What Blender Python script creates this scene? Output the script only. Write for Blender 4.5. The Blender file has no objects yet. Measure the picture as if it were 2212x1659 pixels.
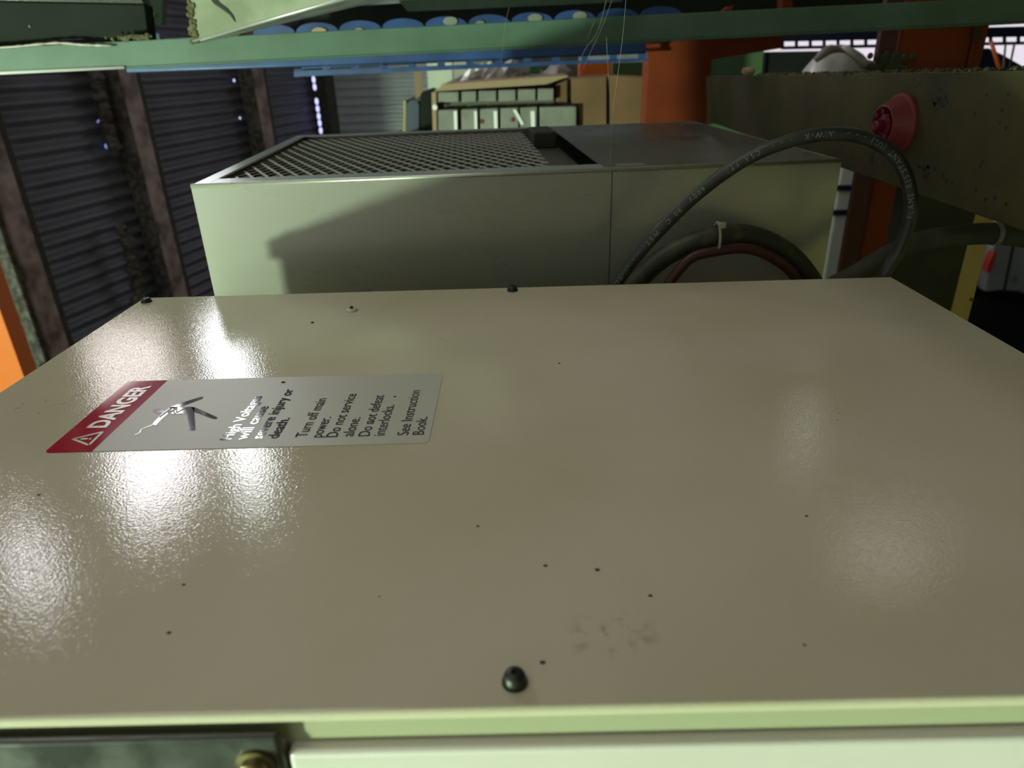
import bpy, math, random
from mathutils import Vector, Matrix
random.seed(7)
S = bpy.context.scene
COL = S.collection
# ------------------------------------------------------------------ camera
F = 1500.0; CX, CY = 1106.0, 829.5
CAM = Vector((0, 0, 1.5))
Yc = Vector((1101-CX, -(126-CY), -F)).normalized()
Zc = Vector((1, .031, 0)).cross(Yc).normalized()
Xc = Yc.cross(Zc)
Rw = Matrix((Xc, Yc, Zc))                  # camera axes -> world
cd = bpy.data.cameras.new('camera'); cam = bpy.data.objects.new('camera', cd); COL.objects.link(cam)
cd.sensor_width = 36; cd.lens = 36*F/2212.0; cd.clip_start = .01
cd.dof.use_dof = True; cd.dof.focus_distance = .46; cd.dof.aperture_fstop = 10.5
m4 = Rw.to_4x4(); m4.translation = CAM; cam.matrix_world = m4
S.camera = cam
# ------------------------------------------------------------------ view + world
S.view_settings.view_transform = 'Standard'; S.view_settings.look = 'None'
S.view_settings.gamma = 1; S.view_settings.use_curve_mapping = False
S.view_settings.exposure = 0.0
S.cycles.use_denoising = True
S.cycles.sample_clamp_indirect = 6
W = bpy.data.worlds.new('sky'); S.world = W; W.use_nodes = True
nt = W.node_tree; nt.nodes.clear()
o_ = nt.nodes.new('ShaderNodeOutputWorld'); bg = nt.nodes.new('ShaderNodeBackground')
tc = nt.nodes.new('ShaderNodeTexCoord'); sp = nt.nodes.new('ShaderNodeSeparateXYZ')
mr = nt.nodes.new('ShaderNodeMapRange'); mr.inputs['From Min'].default_value = -.6; mr.inputs['From Max'].default_value = .6
mx = nt.nodes.new('ShaderNodeMix'); mx.data_type = 'RGBA'
mx.inputs[6].default_value = (.5, .62, .5, 1)      # leafy daylight behind the camera
mx.inputs[7].default_value = (.82, .76, .84, 1)       # pale daylight ahead
nt.links.new(tc.outputs['Generated'], sp.inputs[0]); nt.links.new(sp.outputs['Y'], mr.inputs['Value'])
nt.links.new(mr.outputs[0], mx.inputs[0]); nt.links.new(mx.outputs[2], bg.inputs[0])
nt.links.new(bg.outputs[0], o_.inputs[0])
def area(name, loc, rot, sx, sy, power, col, portal=False, spread=math.pi):
    l = bpy.data.lights.new(name, 'AREA'); l.shape = 'RECTANGLE'; l.size = sx; l.size_y = sy
    l.energy = power; l.color = col; l.spread = spread
    if portal: l.cycles.is_portal = True
    o = bpy.data.objects.new(name, l); COL.objects.link(o); o.location = loc; o.rotation_euler = rot
    return o
# daylight coming in at the open doorway behind the camera
area('doorway_daylight', (-2.1, -2.75, 1.45), (math.radians(-90), 0, math.pi), 2.5, 2.7, 9, (.86, 1.0, .86))
ll = bpy.data.lights.new('sunlit_sill_bounce', 'POINT'); ll.energy = 1350; ll.color = (.72, 1.0, .66); ll.shadow_soft_size = .13
lo_ = bpy.data.objects.new('sunlit_sill_bounce', ll); COL.objects.link(lo_); lo_.location = (-3.35, -2.35, .33)
area('added_roof_fill', (-1.5, .2, 4.62), (0, 0, 0), 1.6, 2.4, 24, (1.0, .93, .90))  # added fill high above, brightens the lid; the roof has no opening here

# ------------------------------------------------------------------ helpers
def at(px, py, y):                      # layout aid: point of a photo ray at true depth y
    d = Rw @ Vector((px-CX, -(py-CY), -F)); return CAM + d*(y/d.y)
def atz(px, py, z):
    d = Rw @ Vector((px-CX, -(py-CY), -F)); return CAM + d*((z-CAM.z)/d.z)
def atx(px, py, x):
    d = Rw @ Vector((px-CX, -(py-CY), -F)); return CAM + d*(x/d.x)

class MB:
    def __init__(s): s.v = []; s.f = []
    def add(s, vs, fs):
        b = len(s.v); s.v += [Vector(v) for v in vs]; s.f += [tuple(i+b for i in f) for f in fs]; return s
    def hexa(s, p):      # 4 bottom (ccw) + 4 top
        return s.add(p, [(3, 2, 1, 0), (4, 5, 6, 7), (0, 1, 5, 4), (1, 2, 6, 5), (2, 3, 7, 6), (3, 0, 4, 7)])
    def box(s, a, b, M=None):
        x0, y0, z0 = a; x1, y1, z1 = b
        p = [Vector(q) for q in ((x0,y0,z0),(x1,y0,z0),(x1,y1,z0),(x0,y1,z0),(x0,y0,z1),(x1,y0,z1),(x1,y1,z1),(x0,y1,z1))]
        if M: p = [M @ q for q in p]
        return s.hexa(p)
    def prism(s, pts, ext):
        n = len(pts); ext = Vector(ext); P = [Vector(p) for p in pts]
        fs = [tuple(range(n))[::-1], tuple(range(n, 2*n))] + [(i, (i+1) % n, n+(i+1) % n, n+i) for i in range(n)]
        return s.add(P+[p+ext for p in P], fs)
    def quadface(s, pts): return s.add(pts, [tuple(range(len(pts)))])
    def tube(s, pts, r, n=10, caps=True):
        P = [Vector(p) for p in pts]; R = r if isinstance(r, (list, tuple)) else [r]*len(P)
        up = Vector((0.13, .37, .92)).normalized(); rings = []; T0 = None
        for i, p in enumerate(P):
            t = (P[min(i+1, len(P)-1)]-P[max(i-1, 0)]).normalized()
            if T0 is None:
                u = t.cross(up).normalized()
            else:
                u = (u - t*u.dot(t)).normalized()
            T0 = t; w = t.cross(u)
            rings.append([p+(u*math.cos(a)+w*math.sin(a))*R[i] for a in [2*math.pi*k/n for k in range(n)]])
        vs = [v for g in rings for v in g]; fs = []
        for i in range(len(P)-1):
            for k in range(n):
                fs.append((i*n+k, i*n+(k+1) % n, (i+1)*n+(k+1) % n, (i+1)*n+k))
        if caps: fs += [tuple(range(n))[::-1], tuple(range((len(P)-1)*n, len(P)*n))]
        return s.add(vs, fs)
    def lathe(s, prof, M, n=32):
        vs = []; fs = []
        for (r, h) in prof:
            for k in range(n):
                a = 2*math.pi*k/n; vs.append(M @ Vector((r*math.cos(a), r*math.sin(a), h)))
        for i in range(len(prof)-1):
            for k in range(n): fs.append((i*n+k, i*n+(k+1) % n, (i+1)*n+(k+1) % n, (i+1)*n+k))
        fs.append(tuple(range(n))[::-1]); fs.append(tuple(range((len(prof)-1)*n, len(prof)*n)))
        return s.add(vs, fs)
    def build(s, name, m, parent=None, smooth=False, bevel=0, origin=None):
        me = bpy.data.meshes.new(name); o_ = Vector(origin) if origin is not None else Vector((0, 0, 0))
        if parent is not None and origin is None: o_ = parent.matrix_world.translation.copy()
        elif parent is None and origin is None:
            o_ = sum(s.v, Vector())/len(s.v)
        me.from_pydata([tuple(v-o_) for v in s.v], [], s.f); me.validate()
        me.materials.append(m)
        if smooth:
            for p in me.polygons: p.use_smooth = True
        o = bpy.data.objects.new(name, me); COL.objects.link(o)
        o.location = o_
        if parent is not None:
            o.parent = parent; o.location = o_-parent.matrix_world.translation
        o.matrix_world  # noqa
        if bevel:
            b = o.modifiers.new('bevel', 'BEVEL'); b.width = bevel; b.segments = 3; b.limit_method = 'ANGLE'; b.harden_normals = False
            for p in me.polygons: p.use_smooth = True
            try: me.set_sharp_from_angle(angle=math.radians(60))
            except Exception: pass
        return o
def tag(o, label=None, cat=None, group=None, kind=None):
    if label: o['label'] = label
    if cat: o['category'] = cat
    if group: o['group'] = group
    if kind: o['kind'] = kind
    return o
def thing(name, label, cat, loc, group=None):
    o = bpy.data.objects.new(name, None); COL.objects.link(o); o.location = loc; o.empty_display_size = .05
    o.matrix_world = Matrix.Translation(Vector(loc))
    return tag(o, label, cat, group)
def struct(o): o['kind'] = 'structure'; return o
def crom(pts, k=8):
    P = [Vector(p) for p in pts]; P = [P[0]*2-P[1]]+P+[P[-1]*2-P[-2]]; out = []
    for i in range(1, len(P)-2):
        for j in range(k):
            t = j/k; a, b, c, d = P[i-1:i+3]
            out.append(.5*((2*b)+(c-a)*t+(2*a-5*b+4*c-d)*t*t+(3*b-a-3*c+d)*t**3))
    out.append(P[-2]); return out
def L(c): return tuple(((x/255)/12.92 if x/255 <= .04045 else ((x/255+.055)/1.055)**2.4) for x in c)

def mat(name, col, rough=.5, metal=0, spec=.5, col2=None, nscale=8, nlo=.4, nhi=.65, bump=0, bscale=60, coat=0, coatr=.1, emit=0, emitcol=None, stretch=None, rvar=0, detail=4, trans=0):
    m = bpy.data.materials.new(name); m.use_nodes = True; nt = m.node_tree
    b = nt.nodes['Principled BSDF']
    b.inputs['Base Color'].default_value = (*col, 1); b.inputs['Roughness'].default_value = rough
    b.inputs['Metallic'].default_value = metal; b.inputs['Specular IOR Level'].default_value = spec
    b.inputs['Coat Weight'].default_value = coat; b.inputs['Coat Roughness'].default_value = coatr
    b.inputs['Transmission Weight'].default_value = trans
    if emit: b.inputs['Emission Strength'].default_value = emit; b.inputs['Emission Color'].default_value = (*(emitcol or col), 1)
    tc = nt.nodes.new('ShaderNodeTexCoord'); mp = nt.nodes.new('ShaderNodeMapping')
    nt.links.new(tc.outputs['Object'], mp.inputs[0])
    if stretch: mp.inputs['Scale'].default_value = stretch
    if col2 or rvar:
        n = nt.nodes.new('ShaderNodeTexNoise'); n.inputs['Scale'].default_value = nscale; n.inputs['Detail'].default_value = detail
        nt.links.new(mp.outputs[0], n.inputs['Vector'])
        r = nt.nodes.new('ShaderNodeMapRange'); r.inputs['From Min'].default_value = nlo; r.inputs['From Max'].default_value = nhi
        nt.links.new(n.outputs['Fac'], r.inputs['Value'])
        if col2:
            x = nt.nodes.new('ShaderNodeMix'); x.data_type = 'RGBA'; x.inputs[6].default_value = (*col, 1); x.inputs[7].default_value = (*col2, 1)
            nt.links.new(r.outputs[0], x.inputs[0]); nt.links.new(x.outputs[2], b.inputs['Base Color'])
        if rvar:
            q = nt.nodes.new('ShaderNodeMapRange'); q.inputs['To Min'].default_value = rough; q.inputs['To Max'].default_value = rough+rvar
            nt.links.new(r.outputs[0], q.inputs['Value']); nt.links.new(q.outputs[0], b.inputs['Roughness'])
    if bump:
        n2 = nt.nodes.new('ShaderNodeTexNoise'); n2.inputs['Scale'].default_value = bscale; n2.inputs['Detail'].default_value = 2
        nt.links.new(mp.outputs[0], n2.inputs['Vector'])
        bp = nt.nodes.new('ShaderNodeBump'); bp.inputs['Strength'].default_value = bump; bp.inputs['Distance'].default_value = .002
        nt.links.new(n2.outputs['Fac'], bp.inputs['Height']); nt.links.new(bp.outputs[0], b.inputs['Normal'])
    return m

# ------------------------------------------------------------------ materials
def panel_material():
    m = mat('cream_enamel', (.56, .50, .375), rough=.09, spec=.5)
    nt = m.node_tree; b = nt.nodes['Principled BSDF']; N = nt.nodes.new; K = nt.links.new
    geo = N('ShaderNodeNewGeometry')
    # specks of dirt
    v = N('ShaderNodeTexVoronoi'); v.inputs['Scale'].default_value = 75; v.inputs['Randomness'].default_value = 1
    K(geo.outputs['Position'], v.inputs['Vector'])
    sep = N('ShaderNodeSeparateColor'); K(v.outputs['Color'], sep.inputs[0])
    rad = N('ShaderNodeMapRange'); rad.inputs['From Min'].default_value = .80; rad.inputs['From Max'].default_value = 1; rad.inputs['To Min'].default_value = 0; rad.inputs['To Max'].default_value = .055
    K(sep.outputs[0], rad.inputs['Value'])
    lt = N('ShaderNodeMath'); lt.operation = 'LESS_THAN'; K(v.outputs['Distance'], lt.inputs[0]); K(rad.outputs[0], lt.inputs[1])
    # faint soiling
    n = N('ShaderNodeTexNoise'); n.inputs['Scale'].default_value = 9; n.inputs['Detail'].default_value = 5; K(geo.outputs['Position'], n.inputs['Vector'])
    r = N('ShaderNodeMapRange'); r.inputs['From Min'].default_value = .38; r.inputs['From Max'].default_value = .7; K(n.outputs['Fac'], r.inputs['Value'])
    x0 = N('ShaderNodeMix'); x0.data_type = 'RGBA'; x0.inputs[6].default_value = (.60, .53, .42, 1); x0.inputs[7].default_value = (.54, .475, .35, 1); K(r.outputs[0], x0.inputs[0])
    # brown rubbed smudge
    def blot(cx, cy, rx, ry, sc, lo, hi):
        mp = N('ShaderNodeMapping'); mp.vector_type = 'TEXTURE'; mp.inputs['Location'].default_value = (cx, cy, 1.32); mp.inputs['Scale'].default_value = (rx, ry, 1)
        K(geo.outputs['Position'], mp.inputs[0]); ln = N('ShaderNodeVectorMath'); ln.operation = 'LENGTH'; K(mp.outputs[0], ln.inputs[0])
        nn = N('ShaderNodeTexNoise'); nn.inputs['Scale'].default_value = sc; nn.inputs['Detail'].default_value = 6; K(geo.outputs['Position'], nn.inputs['Vector'])
        a = N('ShaderNodeMapRange'); a.inputs['From Min'].default_value = 1; a.inputs['From Max'].default_value = .3; K(ln.outputs['Value'], a.inputs['Value'])
        c = N('ShaderNodeMapRange'); c.inputs['From Min'].default_value = lo; c.inputs['From Max'].default_value = hi; K(nn.outputs['Fac'], c.inputs['Value'])
        q = N('ShaderNodeMath'); q.operation = 'MULTIPLY'; K(a.outputs[0], q.inputs[0]); K(c.outputs[0], q.inputs[1]); return q
    s = atz(1325, 1372, 1.32); q1 = blot(s.x, s.y, .020, .014, 190, .50, .66)
    s = atz(1830, 912, 1.32); q2 = blot(s.x, s.y, .022, .018, 260, .62, .68)
    s = atz(60, 880, 1.32); q3 = blot(s.x, s.y, .03, .012, 200, .60, .68)
    ad = N('ShaderNodeMath'); ad.operation = 'MAXIMUM'; K(q1.outputs[0], ad.inputs[0]); K(q2.outputs[0], ad.inputs[1])
    ad2 = N('ShaderNodeMath'); ad2.operation = 'MAXIMUM'; K(ad.outputs[0], ad2.inputs[0]); K(q3.outputs[0], ad2.inputs[1])
    ad3 = N('ShaderNodeMath'); ad3.operation = 'MULTIPLY'; ad3.inputs[1].default_value = .55; K(ad2.outputs[0], ad3.inputs[0])
    x1 = N('ShaderNodeMix'); x1.data_type = 'RGBA'; x1.inputs[7].default_value = (.16, .11, .06, 1); K(ad3.outputs[0], x1.inputs[0]); K(x0.outputs[2], x1.inputs[6])
    x2 = N('ShaderNodeMix'); x2.data_type = 'RGBA'; x2.inputs[7].default_value = (.13, .10, .07, 1); K(lt.outputs[0], x2.inputs[0]); K(x1.outputs[2], x2.inputs[6])
    K(x2.outputs[2], b.inputs['Base Color'])
    nb = N('ShaderNodeTexNoise'); nb.inputs['Scale'].default_value = 850; nb.inputs['Detail'].default_value = 1; K(geo.outputs['Position'], nb.inputs['Vector'])
    nb2 = N('ShaderNodeTexNoise'); nb2.inputs['Scale'].default_value = 90; nb2.inputs['Detail'].default_value = 1; K(geo.outputs['Position'], nb2.inputs['Vector'])
    sm = N('ShaderNodeMath'); sm.operation = 'MULTIPLY_ADD'; sm.inputs[1].default_value = .5; K(nb2.outputs['Fac'], sm.inputs[0]); K(nb.outputs['Fac'], sm.inputs[2])
    bp = N('ShaderNodeBump'); bp.inputs['Strength'].default_value = .22; bp.inputs['Distance'].default_value = .0003
    K(sm.outputs[0], bp.inputs['Height']); K(bp.outputs[0], b.inputs['Normal'])
    return m
M_panel = panel_material()
M_cream = mat('cream_paint', (.56, .51, .39), rough=.3, col2=(.50, .46, .34), nscale=14)
M_strip = mat('shaded_cream_strip', (.36, .35, .24), rough=.4)  # darker cream puts the shade band under the lid lip into the colour
M_fascia = mat('pale_green_enamel', (.64, .57, .56), rough=.3, col2=(.60, .535, .52), nscale=10)
M_dark = mat('dark_metal', (.022, .02, .017), rough=.32, metal=.3, rvar=.2, nscale=200)
M_black = mat('black_rubber', (.018, .018, .018), rough=.45, col2=(.035, .034, .03), nscale=60)
M_steel = mat('stainless_steel', (.40, .37, .34), rough=.24, metal=.5, col2=(.355, .34, .31), nscale=4, stretch=(1, 1, 5), nlo=.3, nhi=.75, rvar=.10)
M_steelt = mat('dusty_stainless_steel', (.30, .28, .24), rough=.24, metal=.85, col2=(.22, .20, .16), nscale=6, rvar=.15)
M_rim = mat('steel_rim', (.55, .55, .56), rough=.3, metal=.7)
M_mesh = mat('galvanised_mesh', (.68, .65, .62), rough=.4, metal=.6)
M_fin = mat('dark_fin_mesh', (.10, .10, .085), rough=.5, metal=.5)
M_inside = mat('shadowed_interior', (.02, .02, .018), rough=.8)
M_white = mat('sticker_white', (.50, .48, .43), rough=.42, spec=.35)
M_red = mat('sticker_red', (.40, .012, .035), rough=.07, spec=.3, col2=(.42, .015, .045), nscale=60)
M_ink = mat('sticker_ink', (.035, .035, .06), rough=.06, spec=.8)
M_inkw = mat('sticker_white_print', (.70, .66, .60), rough=.15)
M_wood = mat('dusty_shaded_olive_board', (.066, .054, .019), rough=.62, spec=.2, col2=(.042, .033, .014), nscale=14, nlo=.35, nhi=.7, bump=.3, bscale=50, detail=8)  # olive tone also lowered to carry the shade lying on the board
def speckle(m, scale, rad, col):
    nt = m.node_tree; b = nt.nodes['Principled BSDF']; src = b.inputs['Base Color'].links[0].from_socket
    v = nt.nodes.new('ShaderNodeTexVoronoi'); v.inputs['Scale'].default_value = scale
    tcn = nt.nodes.new('ShaderNodeTexCoord'); nt.links.new(tcn.outputs['Object'], v.inputs['Vector'])
    l = nt.nodes.new('ShaderNodeMath'); l.operation = 'LESS_THAN'; l.inputs[1].default_value = rad; nt.links.new(v.outputs['Distance'], l.inputs[0])
    x = nt.nodes.new('ShaderNodeMix'); x.data_type = 'RGBA'; x.inputs[7].default_value = (*col, 1)
    nt.links.new(src, x.inputs[6]); nt.links.new(l.outputs[0], x.inputs[0]); nt.links.new(x.outputs[2], b.inputs['Base Color'])
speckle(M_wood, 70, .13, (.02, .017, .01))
M_postd = mat('dark_stained_timber', (.045, .042, .026), rough=.7, col2=(.028, .025, .016), nscale=20)
M_posty = mat('raw_timber', (.62, .45, .17), rough=.65, col2=(.46, .33, .12), nscale=20, stretch=(1, 1, .15))
speckle(M_posty, 60, .12, (.08, .055, .02))
M_pipe = mat('dusty_grey_hose', (.055, .055, .035), rough=.8, col2=(.035, .034, .025), nscale=40, bump=.3, bscale=200)
M_hose = mat('dirty_black_hose', (.025, .022, .016), rough=.55, col2=(.075, .065, .035), nscale=45, nlo=.5, nhi=.7)
M_hosered = mat('dull_red_hose', (.055, .012, .011), rough=.5)
M_tie = mat('cable_tie_nylon', (.34, .33, .22), rough=.5)
M_greenr = mat('sea_green_enamel', (.075, .120, .095), rough=.42, spec=.3, col2=(.055, .095, .068), nscale=12)
M_greenw = mat('pale_sage_enamel', (.185, .195, .135), rough=.4, spec=.3, col2=(.29, .29, .23), nscale=9, nlo=.45, nhi=.6)
M_flange = mat('bare_metal_flange', (.50, .49, .46), rough=.35, metal=.5, col2=(.34, .30, .26), nscale=25)
M_moss = mat('crusty_yellow_deposit', (.11, .095, .045), rough=.9, col2=(.05, .045, .02), nscale=80, bump=.8, bscale=150)
M_char = mat('charcoal_plastic', (.016, .018, .016), rough=.9, spec=.15, col2=(.011, .012, .012), nscale=5)
M_plast = mat('crumpled_plastic_strip', (.30, .24, .23), rough=.3)
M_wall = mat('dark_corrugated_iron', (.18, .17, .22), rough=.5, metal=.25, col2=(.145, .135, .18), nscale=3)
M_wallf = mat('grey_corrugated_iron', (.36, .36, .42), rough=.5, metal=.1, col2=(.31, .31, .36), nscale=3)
M_rust = mat('rusty_pink_steel', (.42, .30, .29), rough=.5, col2=(.14, .09, .085), nscale=9, nlo=.4, nhi=.62)
M_bark = mat('sooty_crust', (.045, .038, .038), rough=.9, col2=(.15, .125, .12), nscale=30, bump=.8, bscale=60)
M_orange = mat('shaded_orange_enamel', (.17, .028, .008), rough=.5, spec=.2, col2=(.125, .020, .007), nscale=6)  # dim orange: shade on the right-hand rack parts is put into the colour
M_orangeb = mat('bright_orange_paint', (.75, .16, .02), rough=.45)
M_blue = mat('blue_rack_enamel', (.026, .058, .19), rough=.3, spec=.5, col2=(.018, .04, .13), nscale=14)
M_navy = mat('navy_rack_enamel', (.012, .018, .06), rough=.4)
M_card = mat('brown_cardboard', (.16, .08, .036), rough=.8, col2=(.115, .058, .027), nscale=7)
M_cardl = mat('pale_cardboard', (.30, .20, .13), rough=.8)
M_tray = mat('grey_plastic_tray', (.20, .195, .18), rough=.5, col2=(.15, .145, .13), nscale=12)
M_trayd = mat('dark_grid_divider', (.075, .07, .05), rough=.7)
M_bag = mat('white_plastic_film', (.60, .56, .58), rough=.35, col2=(.30, .27, .27), nscale=7, stretch=(1, 1, .35), nlo=.42, nhi=.6)
M_pvc = mat('pale_pvc', (.50, .50, .44), rough=.5)
M_pink = mat('pink_red_plastic', (.17, .022, .026), rough=.5, spec=.3, col2=(.14, .017, .022), nscale=60)
M_crim = mat('crimson_plastic', (.12, .004, .02), rough=.4, spec=.3)
M_car = mat('grey_car_paint', (.40, .39, .44), rough=.3, coat=.5, col2=(.36, .35, .40), nscale=5)
M_tyre = mat('tyre_rubber', (.006, .006, .007), rough=.7)
M_refl = mat('red_reflector', (.65, .06, .04), rough=.3)
M_concrete = mat('grey_concrete', (.16, .155, .14), rough=.85, col2=(.11, .105, .10), nscale=4)
M_ceil = mat('weathered_fibre_cement', (.26, .235, .20), rough=.9, col2=(.20, .18, .15), nscale=1.5)
M_shed = mat('shed_lining', (.16, .14, .115), rough=.85)
M_ply = mat('yellow_bounce_plywood', (.13, .10, .018), rough=.8, col2=(.10, .075, .014), nscale=3)
M_gsheet = mat('green_sheet', (.06, .11, .05), rough=.6)
M_web = mat('cobweb_silk', (.22, .21, .18), rough=.5)
M_sky = mat('daylight_gap', (.3, .35, .8), emit=1.5, emitcol=(.55, .60, 1.0))
M_skyb = mat('daylight_gap_blue', (.2, .3, .8), emit=.8, emitcol=(.30, .42, .95))
M_glaze = mat('bright_window', (.8, .8, .8), emit=15, emitcol=(1.0, .95, 1.0))
M_glazeW = mat('bright_window_tall', (.8, .8, .8), emit=17, emitcol=(.96, .98, 1.0))
M_glazed = mat('dim_window', (.8, .8, .8), emit=8.0, emitcol=(1.0, .88, .86))
M_sklt = mat('dim_skylight', (.8, .8, .7), emit=1.5, emitcol=(1.0, .97, .88))
M_wht = mat('white_enamel', (.80, .76, .80), rough=.4)
M_plaque = mat('greenish_black_enamel', (.030, .030, .027), rough=.25, spec=.7, rvar=.25, nscale=50, col2=(.042, .042, .038))
M_rustb = mat('rusty_bolt', (.085, .05, .03), rough=.4, metal=.6, col2=(.16, .13, .04), nscale=90)

# ------------------------------------------------------------------ setting
Wd = Vector((.2055, .9786, 0)); Wn = Vector((.9786, -.2055, 0)); W0 = Vector((-3.2, 0, 0))
def wp(y, n=0, z=0):                         # a point on the left wall: plan position y, out into the room n, height z
    return W0 + Wd*(y/Wd.y) + Wn*n + Vector((0, 0, z))
struct(MB().box((-6, -2.9, -.1), (7, 9, 0)).build('floor', M_concrete))
struct(MB().box((-6, -2.9, 4.7), (7, 9, 4.8)).build('ceiling', M_ceil))
m = MB(); n = 505; vs = []
for i in range(n):
    z = 4.7*i/(n-1); d = .011*math.cos(2*math.pi*z/.076)
    vs += [wp(-2.9, d, z), wp(7.05, d, z)]
m.add(vs, [(2*i, 2*i+1, 2*i+3, 2*i+2) for i in range(n-1)])
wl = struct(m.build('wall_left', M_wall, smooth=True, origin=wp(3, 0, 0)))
bpy.context.view_layer.update()
# nail holes and the open joint that let daylight through
def hole(p, r, mm):
    MB().lathe([(r, 0), (r, .004)], Matrix.Translation(p) @ Wd.cross(Vector((0, 0, 1))).to_track_quat('Z', 'Y').to_matrix().to_4x4(), 14).build('daylight_hole', mm, wl)
for (px, py, mm, r) in ((203, 264, M_skyb, .011), (220, 316, M_skyb, .013), (497, 174, M_sky, .010), (510, 255, M_sky, .008)):
    d = Rw @ Vector((px-CX, -(py-CY), -F)); t = -3.2/(d.x-.21*d.y); p = CAM+d*t
    hole(p+Wn*.03, r, mm)
for i, py in enumerate((172, 188, 219, 235, 251, 266, 282)):
    px = 677 + (py-172)*.14
    hole(at(px, py, 6.55), .027, M_sky)
m = MB(); n = 330; vs = []
for i in range(n):
    z = 4.7*i/(n-1); d = .011*math.cos(2*math.pi*z/.085)
    vs += [Vector((-1.9, 8-d, z)), Vector((1.7, 8-d, z))]
m.add(vs, [(2*i, 2*i+1, 2*i+3, 2*i+2) for i in range(n-1)])
m.box((1.7, 8, 2.4), (7, 8.05, 4.7)); m.box((6, 8, 0), (7, 8.05, 2.4))
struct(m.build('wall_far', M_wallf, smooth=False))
struct(MB().box((6.9, -2.9, 0), (7, 9, 4.7)).build('wall_right', M_shed))
struct(MB().box((1.5, -2.8, 0), (1.54, 1.55, 4.0)).build('wall_bounce_partition', M_ply))  # unseen plywood added to throw yellow light onto the lid's right
# unseen back wall; opening and sloped filler shaped for the steel box's reflection
m = MB()
def bw(x0, z0, x1, z1): m.box((x0, -2.9, z0), (x1, -2.8, z1))
bw(-6, 2.9, 7, 4.7); bw(-.27, 0, 7, 2.9); bw(-6, 0, -3.4, 2.9)
m.prism([Vector((-.88, -2.9, 0)), Vector((-.27, -2.9, 0)), Vector((-.27, -2.9, .88)), Vector((-.88, -2.9, .65))], (0, .1, 0))
struct(m.build('wall_back', M_shed))

def window(num, y0, y1, z0, z1, mm):
    w = struct(MB().hexa([wp(y0, .03, z0), wp(y1, .03, z0), wp(y1, .05, z0), wp(y0, .05, z0), wp(y0, .03, z1), wp(y1, .03, z1), wp(y1, .05, z1), wp(y0, .05, z1)]).build('window_%d' % num, mm))
    return w
window(1, 4.60, 4.97, 2.62, 4.25, M_glazeW)
window(2, 3.36, 4.18, 3.19, 3.70, M_glaze)
window(3, 2.76, 3.0, 3.36, 3.57, M_glaze)
window(4, 3.60, 4.2, 2.60, 2.84, M_glazed)
struct(MB().hexa([Vector(p) for p in ((2.6, 5.6, 4.66), (2.74, 5.6, 4.66), (3.28, 6.95, 4.66), (3.12, 6.95, 4.66), (2.6, 5.6, 4.69), (2.74, 5.6, 4.69), (3.28, 6.95, 4.69), (3.12, 6.95, 4.69))]).build('window_5', M_sklt))
struct(MB().box((2.45, 3.9, 4.66), (3.1, 4.55, 4.69)).build('window_6', M_sklt))

osh = thing('added_shade_shelf', 'added dark shelf on the partition, unseen, shading the right of the lid', 'shelf', (1.49, .1, 1.78))  # unseen shelf added to keep roof light off the lid's right side
MB().box((.12, -.7, 1.78), (1.499, .72, 1.82)).build('deck', M_postd, osh)
MB().box((.3, .0, 1.72), (1.499, .05, 1.779)).build('bracket', M_dark, osh)
# wall posts
postlab = ['rusty steel post on corrugated wall, at the far left edge beside the orange upright',
           'rusty pinkish wall post with sooty crust, left of the steel box',
           'dull brown wall post just left of the mesh grille corner',
           'dark wall post beside the bead-like row of daylight gaps']
for i, (y, w) in enumerate(((3.30, .10), (4.27, .10), (5.62, .11), (6.75, .12))):
    t = thing('wall_post', postlab[i], 'post', wp(y, .03, 0), 'posts standing against the left wall')
    m = MB(); m.hexa([wp(y, .012, 0), wp(y+w, .012, 0), wp(y+w, .135, 0), wp(y, .135, 0), wp(y, .012, 4.65), wp(y+w, .012, 4.65), wp(y+w, .135, 4.65), wp(y, .135, 4.65)])
    m.build('post_web', M_bark if i < 3 else M_postd, t)
    m = MB(); m.hexa([wp(y-.012, .137, 0), wp(y+w, .137, 0), wp(y+w, .155, 0), wp(y-.012, .155, 0), wp(y-.012, .137, 4.65), wp(y+w, .137, 4.65), wp(y+w, .155, 4.65), wp(y-.012, .155, 4.65)])
    m.build('post_flange', M_rust if i < 3 else M_postd, t)
    m = MB(); a_ = y+w; m.hexa([wp(a_, .137, 0), wp(a_+.03, .137, 0), wp(a_+.03, .158, 0), wp(a_, .158, 0), wp(a_, .137, 4.65), wp(a_+.03, .137, 4.65), wp(a_+.03, .158, 4.65), wp(a_, .158, 4.65)]); m.build('post_edge', M_postd, t)
def crust(pxs, y, lab):
    pts = []; rs = []
    P = crom([at(px, py, y) for px, py in pxs], 14)
    for k, p in enumerate(P):
        pts.append(p+Vector((random.uniform(-.012, .012), random.uniform(-.01, .01), 0))); rs.append(random.uniform(.018, .042))
    tag(MB().tube(pts, rs, 9).build('hanging_rag', M_bark, smooth=False), lab, 'rag')
crust([(205, 140), (215, 200), (232, 270), (250, 330)], 4.15, 'blackened ragged strip hanging at the upper part of the rusty wall post')
crust([(262, 485), (276, 530), (288, 580), (298, 650)], 4.0, 'grey crumbling strip against the lower part of the rusty wall post')

# ------------------------------------------------------------------ the cabinet with the cream lid
PZ = 1.32
cab = thing('equipment_cabinet', 'cream enamelled equipment cabinet with a large flat lid filling the foreground', 'cabinet', (0, .37, 0))
x0, x1, y0, y1 = -.3235, .3235, .1500, .5815
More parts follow.
